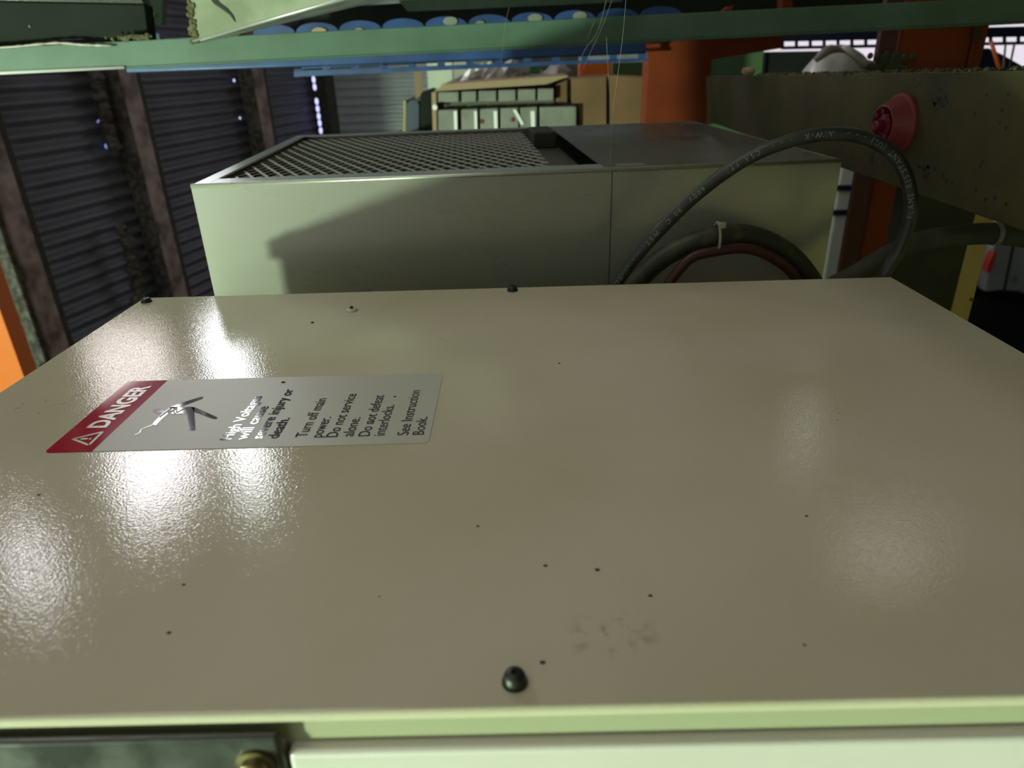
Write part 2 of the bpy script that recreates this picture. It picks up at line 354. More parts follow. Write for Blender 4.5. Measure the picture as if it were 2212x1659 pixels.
# lid: flat top, rolled front bend and folded flange
m = MB(); R = .0022; prof = [(y1, PZ-.018), (y1, PZ-.0012), (y1-.0012, PZ), (y1-.0018, PZ), (y0+R+.0008, PZ)]
prof += [(y0+R-R*math.sin(a), PZ-R+R*math.cos(a)) for a in [math.radians(q) for q in range(0, 91, 10)]]
prof += [(y0, PZ-.0034), (y0+.0004, PZ-.0038), (y0+.004, PZ-.0038)]
vs = []
for (yy, zz) in prof: vs += [(x0-.05*0, yy, zz), (x1, yy, zz)]
k = len(prof); fs = [(2*i, 2*i+1, 2*i+3, 2*i+2) for i in range(k-1)]
m.add(vs, fs)
m.quadface([(x0, y1, PZ-.018)]+[(x0, a, b) for a, b in prof[1:]][::1]+[(x0, y0+.004, PZ-.018)])
m.quadface([(x1, a, b) for a, b in prof]+[(x1, y0+.004, PZ-.018)])
lid = m.build('lid', M_panel, cab, smooth=False)
for p in lid.data.polygons: p.use_smooth = len(p.vertices) == 4
try: lid.data.set_sharp_from_angle(angle=math.radians(40))
except Exception: pass
MB().box((x0+.004, y0+.0045, .06), (x1-.004, y1-.004, PZ-.002)).build('body', M_cream, cab)
MB().box((x0+.01, y0+.02, 0), (x1-.01, y1-.02, .06)).build('plinth', M_dark, cab)
MB().box((x0+.002, y0+.0012, PZ-.016), (x1-.002, y0+.0044, PZ-.0036)).build('lip_shade_strip', M_strip, cab)
# fascia: front frame, stands proud of the recess under the lid
m = MB(); fx = at(617, 1620, y0-.0035).x
m.box((fx, y0-.0035, PZ-.26), (x1+.02, y0+.004, PZ-.0135))
m.build('fascia', M_fascia, cab, bevel=.002)
MB().box((-.40, y0-.001, PZ-.26), (fx-.0015, y0+.0045, PZ-.0125)).build('recessed_panel', mat('pinkish_primer', (.42, .36, .34), rough=.5), cab)
# dark plate with bolt, lower left
MB().box((-.40, y0-.0045, PZ-.08), (at(606, 1620, y0-.0045).x, y0-.0012, at(300, 1600, y0-.0045).z)).build('dark_plate', M_plaque, cab, bevel=.0022)
bo = at(548, 1655, y0-.006)
Mb = Matrix.Translation((bo.x, y0-.0044, bo.z-.001)) @ Matrix.Rotation(math.radians(90), 4, 'X')
MB().lathe([(.0062, -.001), (.0062, 0), (.0062, .0012), (.0045, .0016), (.0042, .0038), (.003, .0046), (.0008, .0048)], Mb, 24).build('bolt', M_rustb, cab, smooth=False)
# screws through the lid
def screw(x, y, r, mm, h=1.0, washer=True, name='lid_screw', mm2=None, tilt=0):
    T = Matrix.Translation((x, y, PZ-.0002)) @ Matrix.Rotation(tilt, 4, 'Y')
    m = MB()
    if washer: prof = [(r, 0), (r*1.01, .0009*h), (r*.95, .0015*h), (r*.88, .0018*h), (r*.86, .0026*h), (r*.76, .0033*h), (r*.55, .0038*h), (r*.26, .0039*h), (r*.22, .0031*h), (.0001, .0031*h)]
    else: prof = [(r, 0), (r, .0004), (r*.85, .0013*h), (r*.55, .0019*h), (r*.3, .0021*h), (.0001, .0021*h)]
    m.lathe(prof, T, 28); o = m.build(name, mm, cab, smooth=True); 
    try: o.data.set_sharp_from_angle(angle=math.radians(50))
    except Exception: pass
    if mm2: 
        MB().lathe([(r*.26, .0017*h), (r*.3, .0030*h), (r*.18, .0036*h), (.0001, .0037*h)], T, 14).build('screw_rust_tip', mm2, o if False else cab)
    return o
q = atz(1112, 1480, PZ); screw(q.x, q.y+.001, .0041, M_dark, 1.25)
q = atz(317, 652, PZ); screw(q.x, q.y, .0045, M_dark, 1.0)
q = atz(1107, 628, PZ); screw(q.x, q.y, .0046, M_dark, 1.2)
q = atz(760, 671, PZ); screw(q.x, q.y, .0050, M_cream, 1.1, washer=False, mm2=M_dark)

# ------------------------------------------------------------------ danger sticker
ZS = PZ+.0003
st = thing('danger_sticker', 'white danger label with red band stuck on the cream lid', 'sticker', (-.148, .359, PZ))
def rrect(xa, xb, ya, yb, r, corners=(1, 1, 1, 1), z=ZS):
    out = []
    for k, (cx, cy, a0) in enumerate(((xb-r, yb-r, 0), (xa+r, yb-r, 90), (xa+r, ya+r, 180), (xb-r, ya+r, 270))):
        if corners[k]: out += [Vector((cx+r*math.cos(math.radians(a0+t)), cy+r*math.sin(math.radians(a0+t)), z)) for t in range(0, 91, 15)]
        else: out.append(Vector((xb if k in (0, 3) else xa, yb if k in (0, 1) else ya, z)))
    return out
sx0, sx1, sy0, sy1, sr = -.2490, -.0475, .3140, .4028, -.2235
MB().prism([p-Vector((0, 0, .0003)) for p in rrect(sr, sx1, sy0, sy1, .003, (1, 0, 0, 1))], (0, 0, .0003)).build('white_field', M_white, st)
MB().prism([p-Vector((0, 0, .0003)) for p in rrect(sx0, sr, sy0, sy1, .003, (0, 1, 1, 0))], (0, 0, .0003)).build('red_band', M_red, st)
def glyphs(body, bold=0):
    cu = bpy.data.curves.new('txt', 'FONT'); cu.body = body; cu.size = 1; cu.offset = bold; cu.resolution_u = 3; cu.fill_mode = 'FRONT'
    ob = bpy.data.objects.new('txt', cu); COL.objects.link(ob); bpy.context.view_layer.update()
    dg = bpy.context.evaluated_depsgraph_get(); me = ob.evaluated_get(dg).to_mesh()
    V = [v.co.copy() for v in me.vertices]; Fc = [tuple(p.vertices) for p in me.polygons]
    ob.evaluated_get(dg).to_mesh_clear(); COL.objects.unlink(ob); bpy.data.objects.remove(ob); bpy.data.curves.remove(cu)
    return V, Fc
def text_on_lid(body, pa, pb, cap, mm, bold=0, name='lettering', dz=.0002):
    """baseline start and end given as photo points on the lid; text runs away from the camera"""
    A = atz(*pa, ZS); B = atz(*pb, ZS); V, Fc = glyphs(body, bold)
    w = max(v.x for v in V); xm = min(v.x for v in V)
    H, _ = glyphs('H', bold); hh = max(v.y for v in H)
    bx = A.x*.5+B.x*.5; sx = (B.y-A.y)/(w-xm); sy = cap/hh
    m = MB(); m.add([Vector((bx - v.y*sy, A.y+(v.x-xm)*sx, ZS+dz)) for v in V], Fc)
    return m.build(name, mm, st)
for body, pa, pb in (('High Voltages', (499, 950), (567, 856)), ('will cause', (533, 950), (580, 878)), ('severe injury or', (566, 948), (636, 841)), ('death.', (600, 947), (627, 903))):
    text_on_lid(body, pa, pb, .0061, M_ink, bold=.012)
for body, pa, pb in (('Turn off main', (661, 944), (707, 861)), ('power.', (694, 945), (716, 901)),
                     ('Do not service', (728, 944), (771, 851)), ('alone.', (763, 943), (779, 902)), ('Do not defeat', (797, 942), (831, 854)),
                     ('interlocks.', (830, 941), (853, 875)), ('See Instruction', (881, 940), (909, 843)), ('Book.', (915, 939), (924, 901))):
    text_on_lid(body, pa, pb, .0061, M_ink)
text_on_lid('DANGER', (231, 924), (323, 834), .0108, M_inkw, bold=.035, name='danger_lettering')
def zq(x, y): return atz(60+x*.22604, 780+y*.22611, ZS+.0002)
def flat(polys, name, mm, dz=0):
    m = MB()
    for P in polys: m.quadface([zq(*p)+Vector((0, 0, dz)) for p in P])
    return m.build(name, mm, st)
def line2(a, b, w):      # band between two points in lid space
    A, B = a, b; d = (B-A).normalized(); nrm = Vector((-d.y, d.x, 0))*w/2; return [A-nrm, B-nrm, B+nrm, A+nrm]
T = [zq(430, 743), zq(716, 675), zq(583, 802)]; m = MB()
for i in range(3): m.quadface(line2(T[i], T[(i+1) % 3], .0014))
a, b = zq(508, 742), zq(592, 742); m.quadface(line2(a, a.lerp(b, .78), .0018)); m.quadface(line2(a.lerp(b, .95), a.lerp(b, 1.15), .0018))
m.build('warning_triangle', M_inkw, st)
figure = [[(1340, 442), (1372, 428), (1645, 342), (1675, 340), (1676, 350), (1655, 362), (1400, 455)],
          [(1355, 440), (1562, 437), (1592, 442), (1592, 482), (1520, 500), (1342, 502), (1290, 545), (1225, 612), (1188, 606), (1200, 585), (1290, 490)],
          [(1520, 500), (1592, 480), (1602, 650), (1590, 658), (1550, 656), (1542, 648)],
          [(1562, 437), (1600, 442), (1812, 536), (1808, 550), (1780, 552), (1590, 482)]]
head = [(1250+52*math.cos(t), 475+21*math.sin(t)) for t in [i*math.pi/12 for i in range(24)]]
flat([head]+figure, 'shock_victim_pictogram', M_ink)
m = MB(); sp_ = [(1190, 608), (1150, 625), (1085, 650), (1068, 684), (1020, 704)]
for a, b in zip(sp_, sp_[1:]): m.quadface(line2(zq(*a), zq(*b), .0007))
m.build('spark_pictogram', M_ink, st)
bolt = [(1515, 442), (1425, 502), (1415, 458), (1350, 497), (1370, 452), (1205, 598), (1350, 455), (1335, 505), (1425, 448), (1432, 490)]
m = MB(); zz = Vector((0, 0, .0002)); 
for a, b in (((1520, 440), (1425, 492)), ((1425, 492), (1422, 448)), ((1422, 448), (1340, 496)), ((1340, 496), (1372, 450)), ((1372, 450), (1260, 535)), ((1350, 500), (1426, 452)), ((1388, 476), (1410, 500))):
    m.quadface([p+zz for p in line2(zq(*a), zq(*b), .0007)])
m.build('lightning_pictogram', M_white, st)

# crumbs of dirt lying on the lid (the ones with real body)
m = MB()
for (px, py, r) in ((1290, 1231, .0007), (1178, 1222, .0006), (1172, 1431, .0007), (365, 1367, .0006), (1742, 1115, .0005), (612, 826, .0009), (804, 911, .0008), (853, 857, .0006), (1208, 785, .0006), (397, 1263, .0005), (84, 1069, .0006), (675, 697, .0010), (1405, 1287, .0006), (1032, 1137, .0005)):
    q = atz(px, py, PZ+.00035 if (100 < px < 960 and 805 < py < 975) else PZ+.00005)
    m.lathe([(r, 0), (r*.9, r*.4), (r*.4, r*.7), (.00005, r*.8)], Matrix.Translation(q) @ Matrix.Scale(1.5, 4, (1, 0, 0)), 8)
tag(m.build('dirt_crumb', M_dark), 'scattered dark dirt crumbs on the cream lid', 'dirt', kind='stuff')

# ------------------------------------------------------------------ stainless box behind
BA = math.radians(3.8); BO = Vector((-.298, .66, 0)); BZ = 1.402
MBx = Matrix.Translation(BO) @ Matrix.Rotation(BA, 4, 'Z')
bx = thing('steel_ventilation_box', 'stainless steel box with a mesh grille in its top, behind the cream lid', 'box', (BO.x, BO.y, 0))
BW, BD, zb = .619, .468, .98
# shell with a recessed opening in the top
m = MB(); ow0, ow1, ov0, ov1 = .0145, .388, .034, .452
T_ = .0012
m.box((0, 0, zb), (.3935, T_, BZ), MBx)
m.box((0, T_, zb), (T_, BD, BZ), MBx); m.box((0, BD-T_, zb), (BW, BD, BZ), MBx); m.box((BW-T_, T_, zb), (BW, BD-T_, BZ), MBx)
m.build('shell', M_steel, bx)
m = MB(); m.box((.3945, .0004, zb), (BW, T_+.0004, BZ), MBx); m.build('front_cover', M_steel, bx)
m = MB(); m.box((ow1, T_, BZ-.0012), (BW-T_, BD-T_, BZ-.0002), MBx); m.build('top_plate', M_steelt, bx)
m = MB()
m.box((T_, T_, BZ-.0015), (ow0, BD-T_, BZ+.0004), MBx); m.box((ow0, ov1, BZ-.0015), (ow1, BD-T_, BZ+.0002), MBx)
m.box((ow0, T_, BZ-.0015), (ow1, ov0, BZ+.0002), MBx)
m.build('grille_rim', M_rim, bx)
m = MB(); m.tube([MBx @ Vector((0, .001, BZ-.001)), MBx @ Vector((.619, .001, BZ-.001))], .0022, 10); m.build('folded_front_edge', M_steel, bx, smooth=True)
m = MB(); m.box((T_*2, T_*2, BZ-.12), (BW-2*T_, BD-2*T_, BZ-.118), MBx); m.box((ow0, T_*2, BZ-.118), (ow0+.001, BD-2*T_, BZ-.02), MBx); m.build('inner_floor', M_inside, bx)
# expanded mesh
m = MB(); p_ = .0345; sl = 2.28; zt = BZ-.006; u0, u1, v0, v1 = ow0-.004, .344, ov0-.004, ov1+.004
def clipline(c, s):     # v = c + s*u clipped to the opening
    us = sorted([u0, u1, (v0-c)/s, (v1-c)/s]); a, b = us[1], us[2]
    vm = c+s*(a+b)/2
    if not (v0-1e-6 <= vm <= v1+1e-6) or (a+b)/2 < u0 or (a+b)/2 > u1: return None
    return (a, c+s*a), (b, c+s*b)
def bar(mm, A, B, w, z, h, tilt=0):
    a = Vector((A[0], A[1], z)); b = Vector((B[0], B[1], z)); d = (b-a).normalized(); nn = Vector((-d.y, d.x, 0))*w/2
    up = Vector((0, 0, h)); ti = Vector((0, 0, tilt))
    mm.hexa([MBx @ q for q in (a-nn-ti, b-nn-ti, b+nn+ti, a+nn+ti, a-nn-ti+up, b-nn-ti+up, b+nn+ti+up, a+nn+ti+up)])
for s_, w_ in ((-sl, .0030), (sl, .0012)):
    c = -1.2
    while c < 2.2:
        r_ = clipline(c+.01, s_)
        if r_ and (Vector(r_[0])-Vector(r_[1])).length > .004: bar(m, r_[0], r_[1], w_, zt, .0009 if s_ < 0 else .0007)
        c += p_
m.build('expanded_mesh', M_mesh, bx)
m = MB(); zf = BZ-.024
v = ov0
while v < ov1: bar(m, (u0, v), (ow1, v), .0010, zf, .0008); v += .0042
u = u0
while u < ow1: bar(m, (u, ov0), (u, ov1), .0008, zf-.001, .0008); u += .0085
m.build('inner_screen', M_fin, bx)
MB().box((.345, ov0, BZ-.022), (.388, ov1, BZ-.018), MBx).build('side_channel', M_steelt, bx)
MB().box((.352, .34, BZ-.018), (.384, .43, BZ+.004), MBx).build('black_block', M_inside, bx, bevel=.003)
MB().box((.403, .012, BZ-.0002), (.430, .030, BZ+.0004), MBx).build('paper_tag', M_tray, bx)
q = at(1281, 417, .697)
Ms = Matrix.Translation(q+Vector((0, -.001, 0))) @ Matrix.Rotation(BA, 4, 'Z') @ Matrix.Rotation(math.radians(90), 4, 'X')
MB().lathe([(.0042, 0), (.0042, .0008), (.0034, .002), (.0018, .0027), (.0006, .0026)], Ms, 20).build('front_screw', M_tie, bx, smooth=True)
# stand that carries it
for a in (.02, .56):
    for b in (.02, .40): MB().box((a, b, 0), (a+.04, b+.04, zb), MBx).build('stand_leg', M_steel, bx)

# ------------------------------------------------------------------ cables and hoses
def cable(pxs, r, name, mm, lab, y=None, n=14, k=10, cat='cable'):
    P = [at(p[0], p[1], p[2] if len(p) > 2 else y) for p in pxs]; C = crom(P, k)
    t = thing(name, lab, cat, C[0]); MB().tube(C, r, n).build('sheath', mm, t, smooth=True); return t, C
ct, cc = cable([(1290, 690, .612), (1335, 608, .612), (1400, 525, .615), (1500, 425, .615), (1610, 345, .61), (1715, 302, .605), (1815, 289, .60), (1890, 307, .60), (1942, 350, .60), (1966, 415, .60), (1964, 480, .60), (1940, 545, .602), (1908, 600, .60), (1880, 680, .60)], .0056, 'rubber_cable', M_black, 'black rubber power cable with white print arching over the steel box', k=12)
# white print on the sheath, reading right to left, upside down
def seglen(C):
    s = [0]
    for a, b in zip(C, C[1:]): s.append(s[-1]+(b-a).length)
    return s
SL = seglen(cc)
def onc(s):
    for i in range(len(cc)-1):
        if SL[i+1] >= s: t = (s-SL[i])/(SL[i+1]-SL[i]); return cc[i].lerp(cc[i+1], t), (cc[i+1]-cc[i]).normalized()
    return cc[-1], (cc[-1]-cc[-2]).normalized()
s0 = min(range(len(cc)), key=lambda i: (cc[i]-at(1962, 470, .6)).length); s = SL[s0]
txt = 'FLAME RESISTANT (UL) - - -  AIW-K  - - -  CSA FT1     600V  90 C  WET  - - -  TC  10 AWG  3/C  600V  SUN RES'
m = MB(); cache = {}
for ch in txt:
    if ch == ' ': s -= .0042; continue
    if ch not in cache: cache[ch] = glyphs(ch)
    V, Fc = cache[ch]; w = max(v.x for v in V)
    p, t = onc(s); xd = -t; f = (CAM-p).normalized(); f = (f-xd*f.dot(xd)).normalized(); ud = f.cross(xd)
    m.add([p+f*(math.sqrt(.0058**2-(((v.y-.35)*.0062)**2)))+xd*(v.x*.0062)+ud*((v.y-.35)*.0062) for v in V], Fc)
    s -= (w*.0062+.0012)
    if s < .03: break
m.build('printed_marking', mat('faded_print', (.22, .22, .19), rough=.6), ct)

ht, hc = cable([(1340, 650, .645), (1385, 598, .648), (1440, 552, .65), (1510, 520, .65), (1580, 505, .652), (1650, 518, .655), (1710, 555, .66), (1755, 610, .66), (1775, 660, .66)], .0098, 'thick_hose', M_hose, 'dirty thick black hose curving low in front of the steel box', cat='hose')
rt, rc = cable([(1440, 618, .632), (1490, 560, .636), (1545, 543, .636), (1610, 537, .638), (1665, 555, .640), (1712, 592, .640), (1740, 650, .64)], .0048, 'red_hose', M_hosered, 'dull red thin hose running along the underside of the thick hose', cat='hose')
tt = at(1548, 512, .645)
Mt = Matrix.Translation(tt) @ Matrix.Rotation(math.radians(90), 4, 'Y')
ring = [tt+Vector((.0, -math.cos(a)*.0125-.0, math.sin(a)*.0155-.002)) for a in [i*2*math.pi/20 for i in range(21)]]
ct2 = thing('cable_tie', 'pale nylon cable tie holding the thick hose and the red hose', 'cable tie', tt)
MB().tube(ring, .0013, 6).build('strap', M_tie, ct2)
MB().box((tt.x-.003, tt.y-.0165, tt.z+.0115), (tt.x+.003, tt.y-.0105, tt.z+.0165)).build('tie_head', M_tie, ct2, bevel=.0008)
pt, pc = cable([(1740, 700, .64), (1790, 628, .64), (1855, 590, .64), (1925, 548, .64), (2000, 520, .64), (2075, 508, .64), (2145, 505, .64), (2215, 512, .64), (2320, 530, .64)], .0098, 'grey_conduit', M_pipe, 'dusty grey flexible conduit running across the timber post to the right edge', cat='conduit')
q = at(2150, 505, .64); MB().tube([q+Vector((-.0022, 0, 0)), q+Vector((.0022, 0, 0))], .0106, 18).build('tape_ring', M_tray, pt)

# ------------------------------------------------------------------ board, cap, post
BX = .372
pb = [atx(1528, 262, BX), atx(2212, 500, BX), atx(2212, 152, BX), atx(1525, 165, BX)]
ext = (pb[1]-pb[0])*.30; ext2 = (pb[2]-pb[3])*.30
pb[1] = pb[1]+ext; pb[2] = pb[2]+ext2; th = Vector((.020, 0, 0))
bd = thing('timber_board', 'wide dusty olive board standing on edge at the right, with a pink-red plug on it', 'board', pb[0])
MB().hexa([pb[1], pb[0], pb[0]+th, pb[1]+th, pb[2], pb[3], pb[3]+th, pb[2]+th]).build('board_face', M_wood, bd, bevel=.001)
for cx_, cy_, n_ in ((2030, 222, 9), (2010, 372, 8), (1988, 362, 5), (1890, 335, 4), (1612, 212, 1), (2020, 205, 4)):
    m = MB()
    for _ in range(n_):
        a = atx(cx_+random.uniform(-16, 16), cy_+random.uniform(-14, 14), BX-.0004); r = random.uniform(.0008, .0032)
        vs = [a+Vector((0, r*random.uniform(.5, 1.3)*math.cos(t), r*random.uniform(.5, 1.3)*math.sin(t))) for t in [i*math.pi/4 for i in range(8)]]
        m.quadface(vs)
    m.build('dark_stain', M_dark, bd)
# dust fringe on the board's top edge
m = MB()
for i in range(420):
    f_ = random.random(); a = pb[3].lerp(pb[2], .25+.75*f_)+Vector((random.uniform(0, .02), 0, 0)); h = random.uniform(.0008, .0032)
    b = a+Vector((random.uniform(-.003, .003), random.uniform(-.004, .004), h)); m.tube([a-Vector((0, 0, .001)), b], [.0016, .0009], 5)
tag(m.build('lint_fringe', M_moss, bd), kind='stuff')
# pink cap (axis points to the left and slightly towards the camera)
c0 = atx(1948, 268, BX-.0)
ax = (Vector((-1, -.10, -.03))).normalized(); Mc = Matrix.Translation(c0) @ ax.to_track_quat('Z', 'Y').to_matrix().to_4x4()
cp = thing('plastic_plug', 'pink-red flanged plastic plug stuck on the dusty board', 'plug', c0)
MB().lathe([(.0265, 0), (.0280, .002), (.0275, .005), (.0255, .007), (.0185, .020), (.0170, .0205), (.0160, .019), (.0150, .012), (.0001, .012)], Mc, 36).build('flange', M_pink, cp, smooth=False)
m = MB(); m.lathe([(.012, .010), (.0115, .0185), (.006, .020), (.005, .026), (.0035, .0275), (.0001, .028)], Mc, 12)
for k in range(8):
    a = k*math.pi/4; m.box((-.002, -.002, .011), (.002, .002, .0215), Mc @ Matrix.Translation((.0128*math.cos(a), .0128*math.sin(a), 0)))
m.build('toothed_hub', M_crim, cp)
# post: dark sheet on a raw timber upright
pt1 = thing('timber_post', 'raw yellow timber post with a dark side cheek behind the lid\'s right corner', 'post', (.46, .74, 0))
yl = .745; a, b = at(1962, 410, yl), at(1960, 640, yl); c, d = at(2093, 460, yl), at(2062, 680, yl)
MB().hexa([Vector((.418, yl, 0)), Vector((.484, yl, 0)), Vector((.484, yl+.03, 0)), Vector((.418, yl+.03, 0)), Vector((.418, yl, 1.43)), Vector((.492, yl, 1.43)), Vector((.492, yl+.03, 1.43)), Vector((.418, yl+.03, 1.43))]).build('dark_cheek', M_postd, pt1)
MB().hexa([Vector((.500, yl, 0)), Vector((.525, yl, 0)), Vector((.525, yl+.09, 0)), Vector((.500, yl+.09, 0)), Vector((.490, yl, 1.43)), Vector((.512, yl, 1.43)), Vector((.512, yl+.09, 1.43)), Vector((.490, yl+.09, 1.43))]).build('timber_upright', M_posty, pt1, bevel=.001)

# ------------------------------------------------------------------ overhead: green rail and what stands on it
YR = 1.25
rl = thing('green_shelf_frame', 'sea-green enamelled steel shelf rail crossing the view overhead', 'shelf', (0, YR, 0))
a, b, c, d = at(-600, 187, YR), at(2700, 22, YR), at(2700, -32, YR), at(-600, 132, YR)
dy = Vector((0, .004, 0))
MB().hexa([a, b, b+dy, a+dy, d, c, c+dy, d+dy]).build('rail_face', M_greenr, rl, bevel=.0012)
m = MB(); e = Vector((0, .035, 0)); lo = Vector((0, 0, -.003)); m.hexa([a+lo, b+lo, b+lo+e, a+lo+e, a, b, b+e, a+e]); m.build('rail_lip', M_greenr, rl, bevel=.0012)
m = MB(); r_ = .0028; m.tube([a+Vector((0, -.001, .001)), at(270, 147, YR)+Vector((0, -.001, .0012))], r_, 8); m.build('edge_highlight', M_wht, rl, smooth=True)  # white tube paints in the highlight on the rail's lower left edge
for xx in (-1.55, 1.75): MB().box((xx, YR, 0), (xx+.04, YR+.04, 1.75)).build('upright', M_greenr, rl)
m = MB()
for i in range(60):
    px = random.choice((random.gauss(255, 25), random.gauss(300, 20), random.gauss(430, 15), random.gauss(490, 12)))
    py = 147-px*.045-55+random.uniform(-2, 8); q = at(px, py, YR-.003); r = random.uniform(.0018, .005)
    m.lathe([(r, 0), (r*.8, r*.5), (.0001, r*.8)], Matrix.Translation(q) @ Matrix.Rotation(math.radians(90), 4, 'X'), 7)
tag(m.build('flaking_deposit', M_moss, rl), kind='stuff')
# charcoal case upper left
def slab(pts, y, dpt, name, mm, parent=None, bevel=0, zb=None):
    P = [at(px, py, y) for px, py in pts]
    if zb is not None: P = [Vector((p.x, p.y, zb)) if q[1] >= 285 else p for p, q in zip(P, pts)]
    return MB().prism(P[::-1], (0, dpt, 0)).build(name, mm, parent, bevel=bevel)
t = thing('charcoal_case', 'flat charcoal case lying on the green rail at upper left', 'case', at(100, 96, 1.27))
slab([(-250, 106), (322, 92), (312, 10), (-250, -2)], 1.27, .03, 'case_body', M_char, t, .002)
slab([(-250, -3), (312, 9), (305, -8), (-250, -22)], 1.272, .026, 'case_lid', M_dark, t, .002)
q = at(64, 57, 1.269); MB().lathe([(.0018, 0), (.001, .001)], Matrix.Translation(q) @ Matrix.Rotation(math.radians(90), 4, 'X'), 10).build('stud', M_tray, t)
P = [at(px, py, 1.245) for px, py in ((-60, 106), (30, 101), (80, 96), (130, 93), (180, 97), (245, 99))]
t = tag(MB().tube(crom(P, 6), [random.uniform(.0012, .0028) for _ in crom(P, 6)], 6).build('plastic_strip', M_plast, smooth=True), 'crumpled pinkish plastic strip along the bottom of the charcoal case', 'strip')
t = thing('green_bracket', 'small green upright bracket just right of the charcoal case', 'bracket', at(335, 52, 1.5))
slab([(318, 54), (349, 54), (352, -40), (318, -40)], 1.5, .02, 'plate', M_greenr, t)
slab([(312, 38), (333, 37), (333, 30), (312, 31)], 1.49, .01, 'clip', M_rim, t)
tag(slab([(334, 88), (346, 88), (343, 72), (331, 72)], 1.5, .02, 'blue_clip', M_blue), 'tiny blue clip on the green rail right of the charcoal case', 'clip')
# angular sage duct
t = thing('sheet_metal_duct', 'pale sage sheet metal duct with chipped corner resting on the green rail', 'duct', at(420, 90, 1.1))
p1, p2, p3 = at(418, 90, 1.1), at(1060, -92, 1.1), at(398, -60, 1.1); p4 = at(1060, -260, 1.1)
q1, q2 = at(428, 92, 1.243), at(1330, -120, 1.243)
up = Vector((0, 0, .1))
MB().hexa([p1, p2, q2, q1, p3, p4, p4+Vector((0, .14, 0)), p3+Vector((0, .14, 0))]).build('duct_skin', M_greenw, t)
dz = Vector((0, 0, -.0015)); MB().hexa([p1+dz, p2+dz, q2+dz, q1+dz, p1-Vector((0, 0, .0001)), p2-Vector((0, 0, .0001)), q2-Vector((0, 0, .0001)), q1-Vector((0, 0, .0001))]).build('bottom_flange', M_flange, t)
m = MB(); m.tube([p1+Vector((0, -.001, .0005)), p2+Vector((0, -.001, .0005))], .0016, 8); m.build('flange_edge', M_rim, t, smooth=True)
slit = [(455, -20), (472, 5), (490, 18), (503, 34), (508, 48), (496, 32), (482, 22), (462, 8), (440, -20)]
MB().prism([at(x, y, 1.0985) for x, y in slit][::-1], (0, .001, 0)).build('torn_slit', M_inside, t)
m = MB()
for i in range(70):
    py = random.uniform(0, 92); q = at(404+py*.12+random.uniform(-3, 12), py, 1.099); r = random.uniform(.001, .0035)
    m.lathe([(r, 0), (r*.7, r*.3), (.0001, r*.4)], Matrix.Translation(q) @ Matrix.Rotation(math.radians(90), 4, 'X'), 7)
tag(m.build('rusty_corner', M_moss, t), kind='stuff')
# dark deck behind the rail and the scalloped blue rail
tag(slab([(560, 100), (3000, -20), (3000, -140), (700, 18)], 1.72, .29, 'shelf_deck', M_char), 'dark shelf board behind the green rail along the top', 'shelf')
tag(slab([(880, 24), (1345, 3), (1345, -14), (860, 0)], 1.5, .02, 'green_rail', M_greenr), 'short green rail at the top edge above the dark shelf board', 'rail')
t = thing('scalloped_blue_rail', 'blue slotted rail with scalloped edge peeping over the green rail', 'rail', at(900, 80, 1.55))
def railz(px): return 150-px*.0475
m = MB()
P = []
base = [at(px, railz(px)-20, 1.55) for px in (480, 1450)]
for k in range(10):
    cxp = 592+k*93; yb_ = railz(cxp)-45
    top = [at(cxp+46*math.cos(a), yb_-24*math.sin(a)**.8, 1.55) for a in [math.pi*i/10 for i in range(11)]]
    m.prism([at(cxp+46, yb_+24, 1.55)]+top+[at(cxp-46, yb_+24, 1.55)], (0, .004, 0))
m.build('scalloped_strip', M_blue, t)
for k, (mm, dx, dy_, rr) in enumerate(((M_cardl, 1, 2, 0), (M_cardl, 5, 4, 15), (M_cardl, -2, 6, 10), (M_blue, 0, 5, 0), (M_tray, 9, -6, 14), (M_tray, -20, 2, 9), (M_tray, 6, -4, 14), (M_tray, 10, -4, 14))):
    if not rr: continue
    cxp = 592+(k)*93+dx; yb_ = railz(cxp)-52+dy_
    MB().lathe([(rr*.00105, 0), (rr*.001, .001)], Matrix.Translation(at(cxp, yb_, 1.547)) @ Matrix.Rotation(math.radians(90), 4, 'X') @ Matrix.Scale(.55, 4, (0, 1, 0)), 12).build('label_spot', mm, t)
tag(slab([(1556, 26), (1578, 24), (1586, 11), (1572, 14)], 1.265, .01, 'pink_tag', M_pink), 'small pink tag standing on the green rail near centre top', 'tag')
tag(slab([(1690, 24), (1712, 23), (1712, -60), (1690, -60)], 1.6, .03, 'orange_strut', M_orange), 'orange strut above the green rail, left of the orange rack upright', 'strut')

# blue beams under the green rail
tag(slab([(272, 158), (1396, 116), (1396, 70), (268, 125)], 1.5, .03, 'blue_beam', M_blue, None, .003), 'blue enamelled rack beam directly beneath the green rail', 'beam')
def perf(name, y, xa, xb, f_top, f_h0, f_h1, f_bot, pitch, hw, mm, lab):
    m = MB()
    m.prism([at(xa, f_h0(xa), y), at(xb, f_h0(xb), y), at(xb, f_top(xb), y), at(xa, f_top(xa), y)][::-1], (0, .006, 0))
    m.prism([at(xa, f_bot(xa), y), at(xb, f_bot(xb), y), at(xb, f_h1(xb), y), at(xa, f_h1(xa), y)][::-1], (0, .006, 0))
    x = xa
    while x < xb:
        m.prism([at(x, f_h1(x)+1, y), at(x+pitch-hw, f_h1(x)+1, y), at(x+pitch-hw, f_h0(x)-1, y), at(x, f_h0(x)-1, y)][::-1], (0, .0055, 0)); x += pitch
    return tag(m.build(name, mm), lab, 'beam')
perf('slotted_blue_beam', 1.95, 635, 1400, lambda x: 150-(x-635)*.052, lambda x: 146-(x-635)*.040, lambda x: 153-(x-635)*.036, lambda x: 166-(x-635)*.045, 62, 46, M_blue, 'blue slotted rack beam below the solid blue beam')
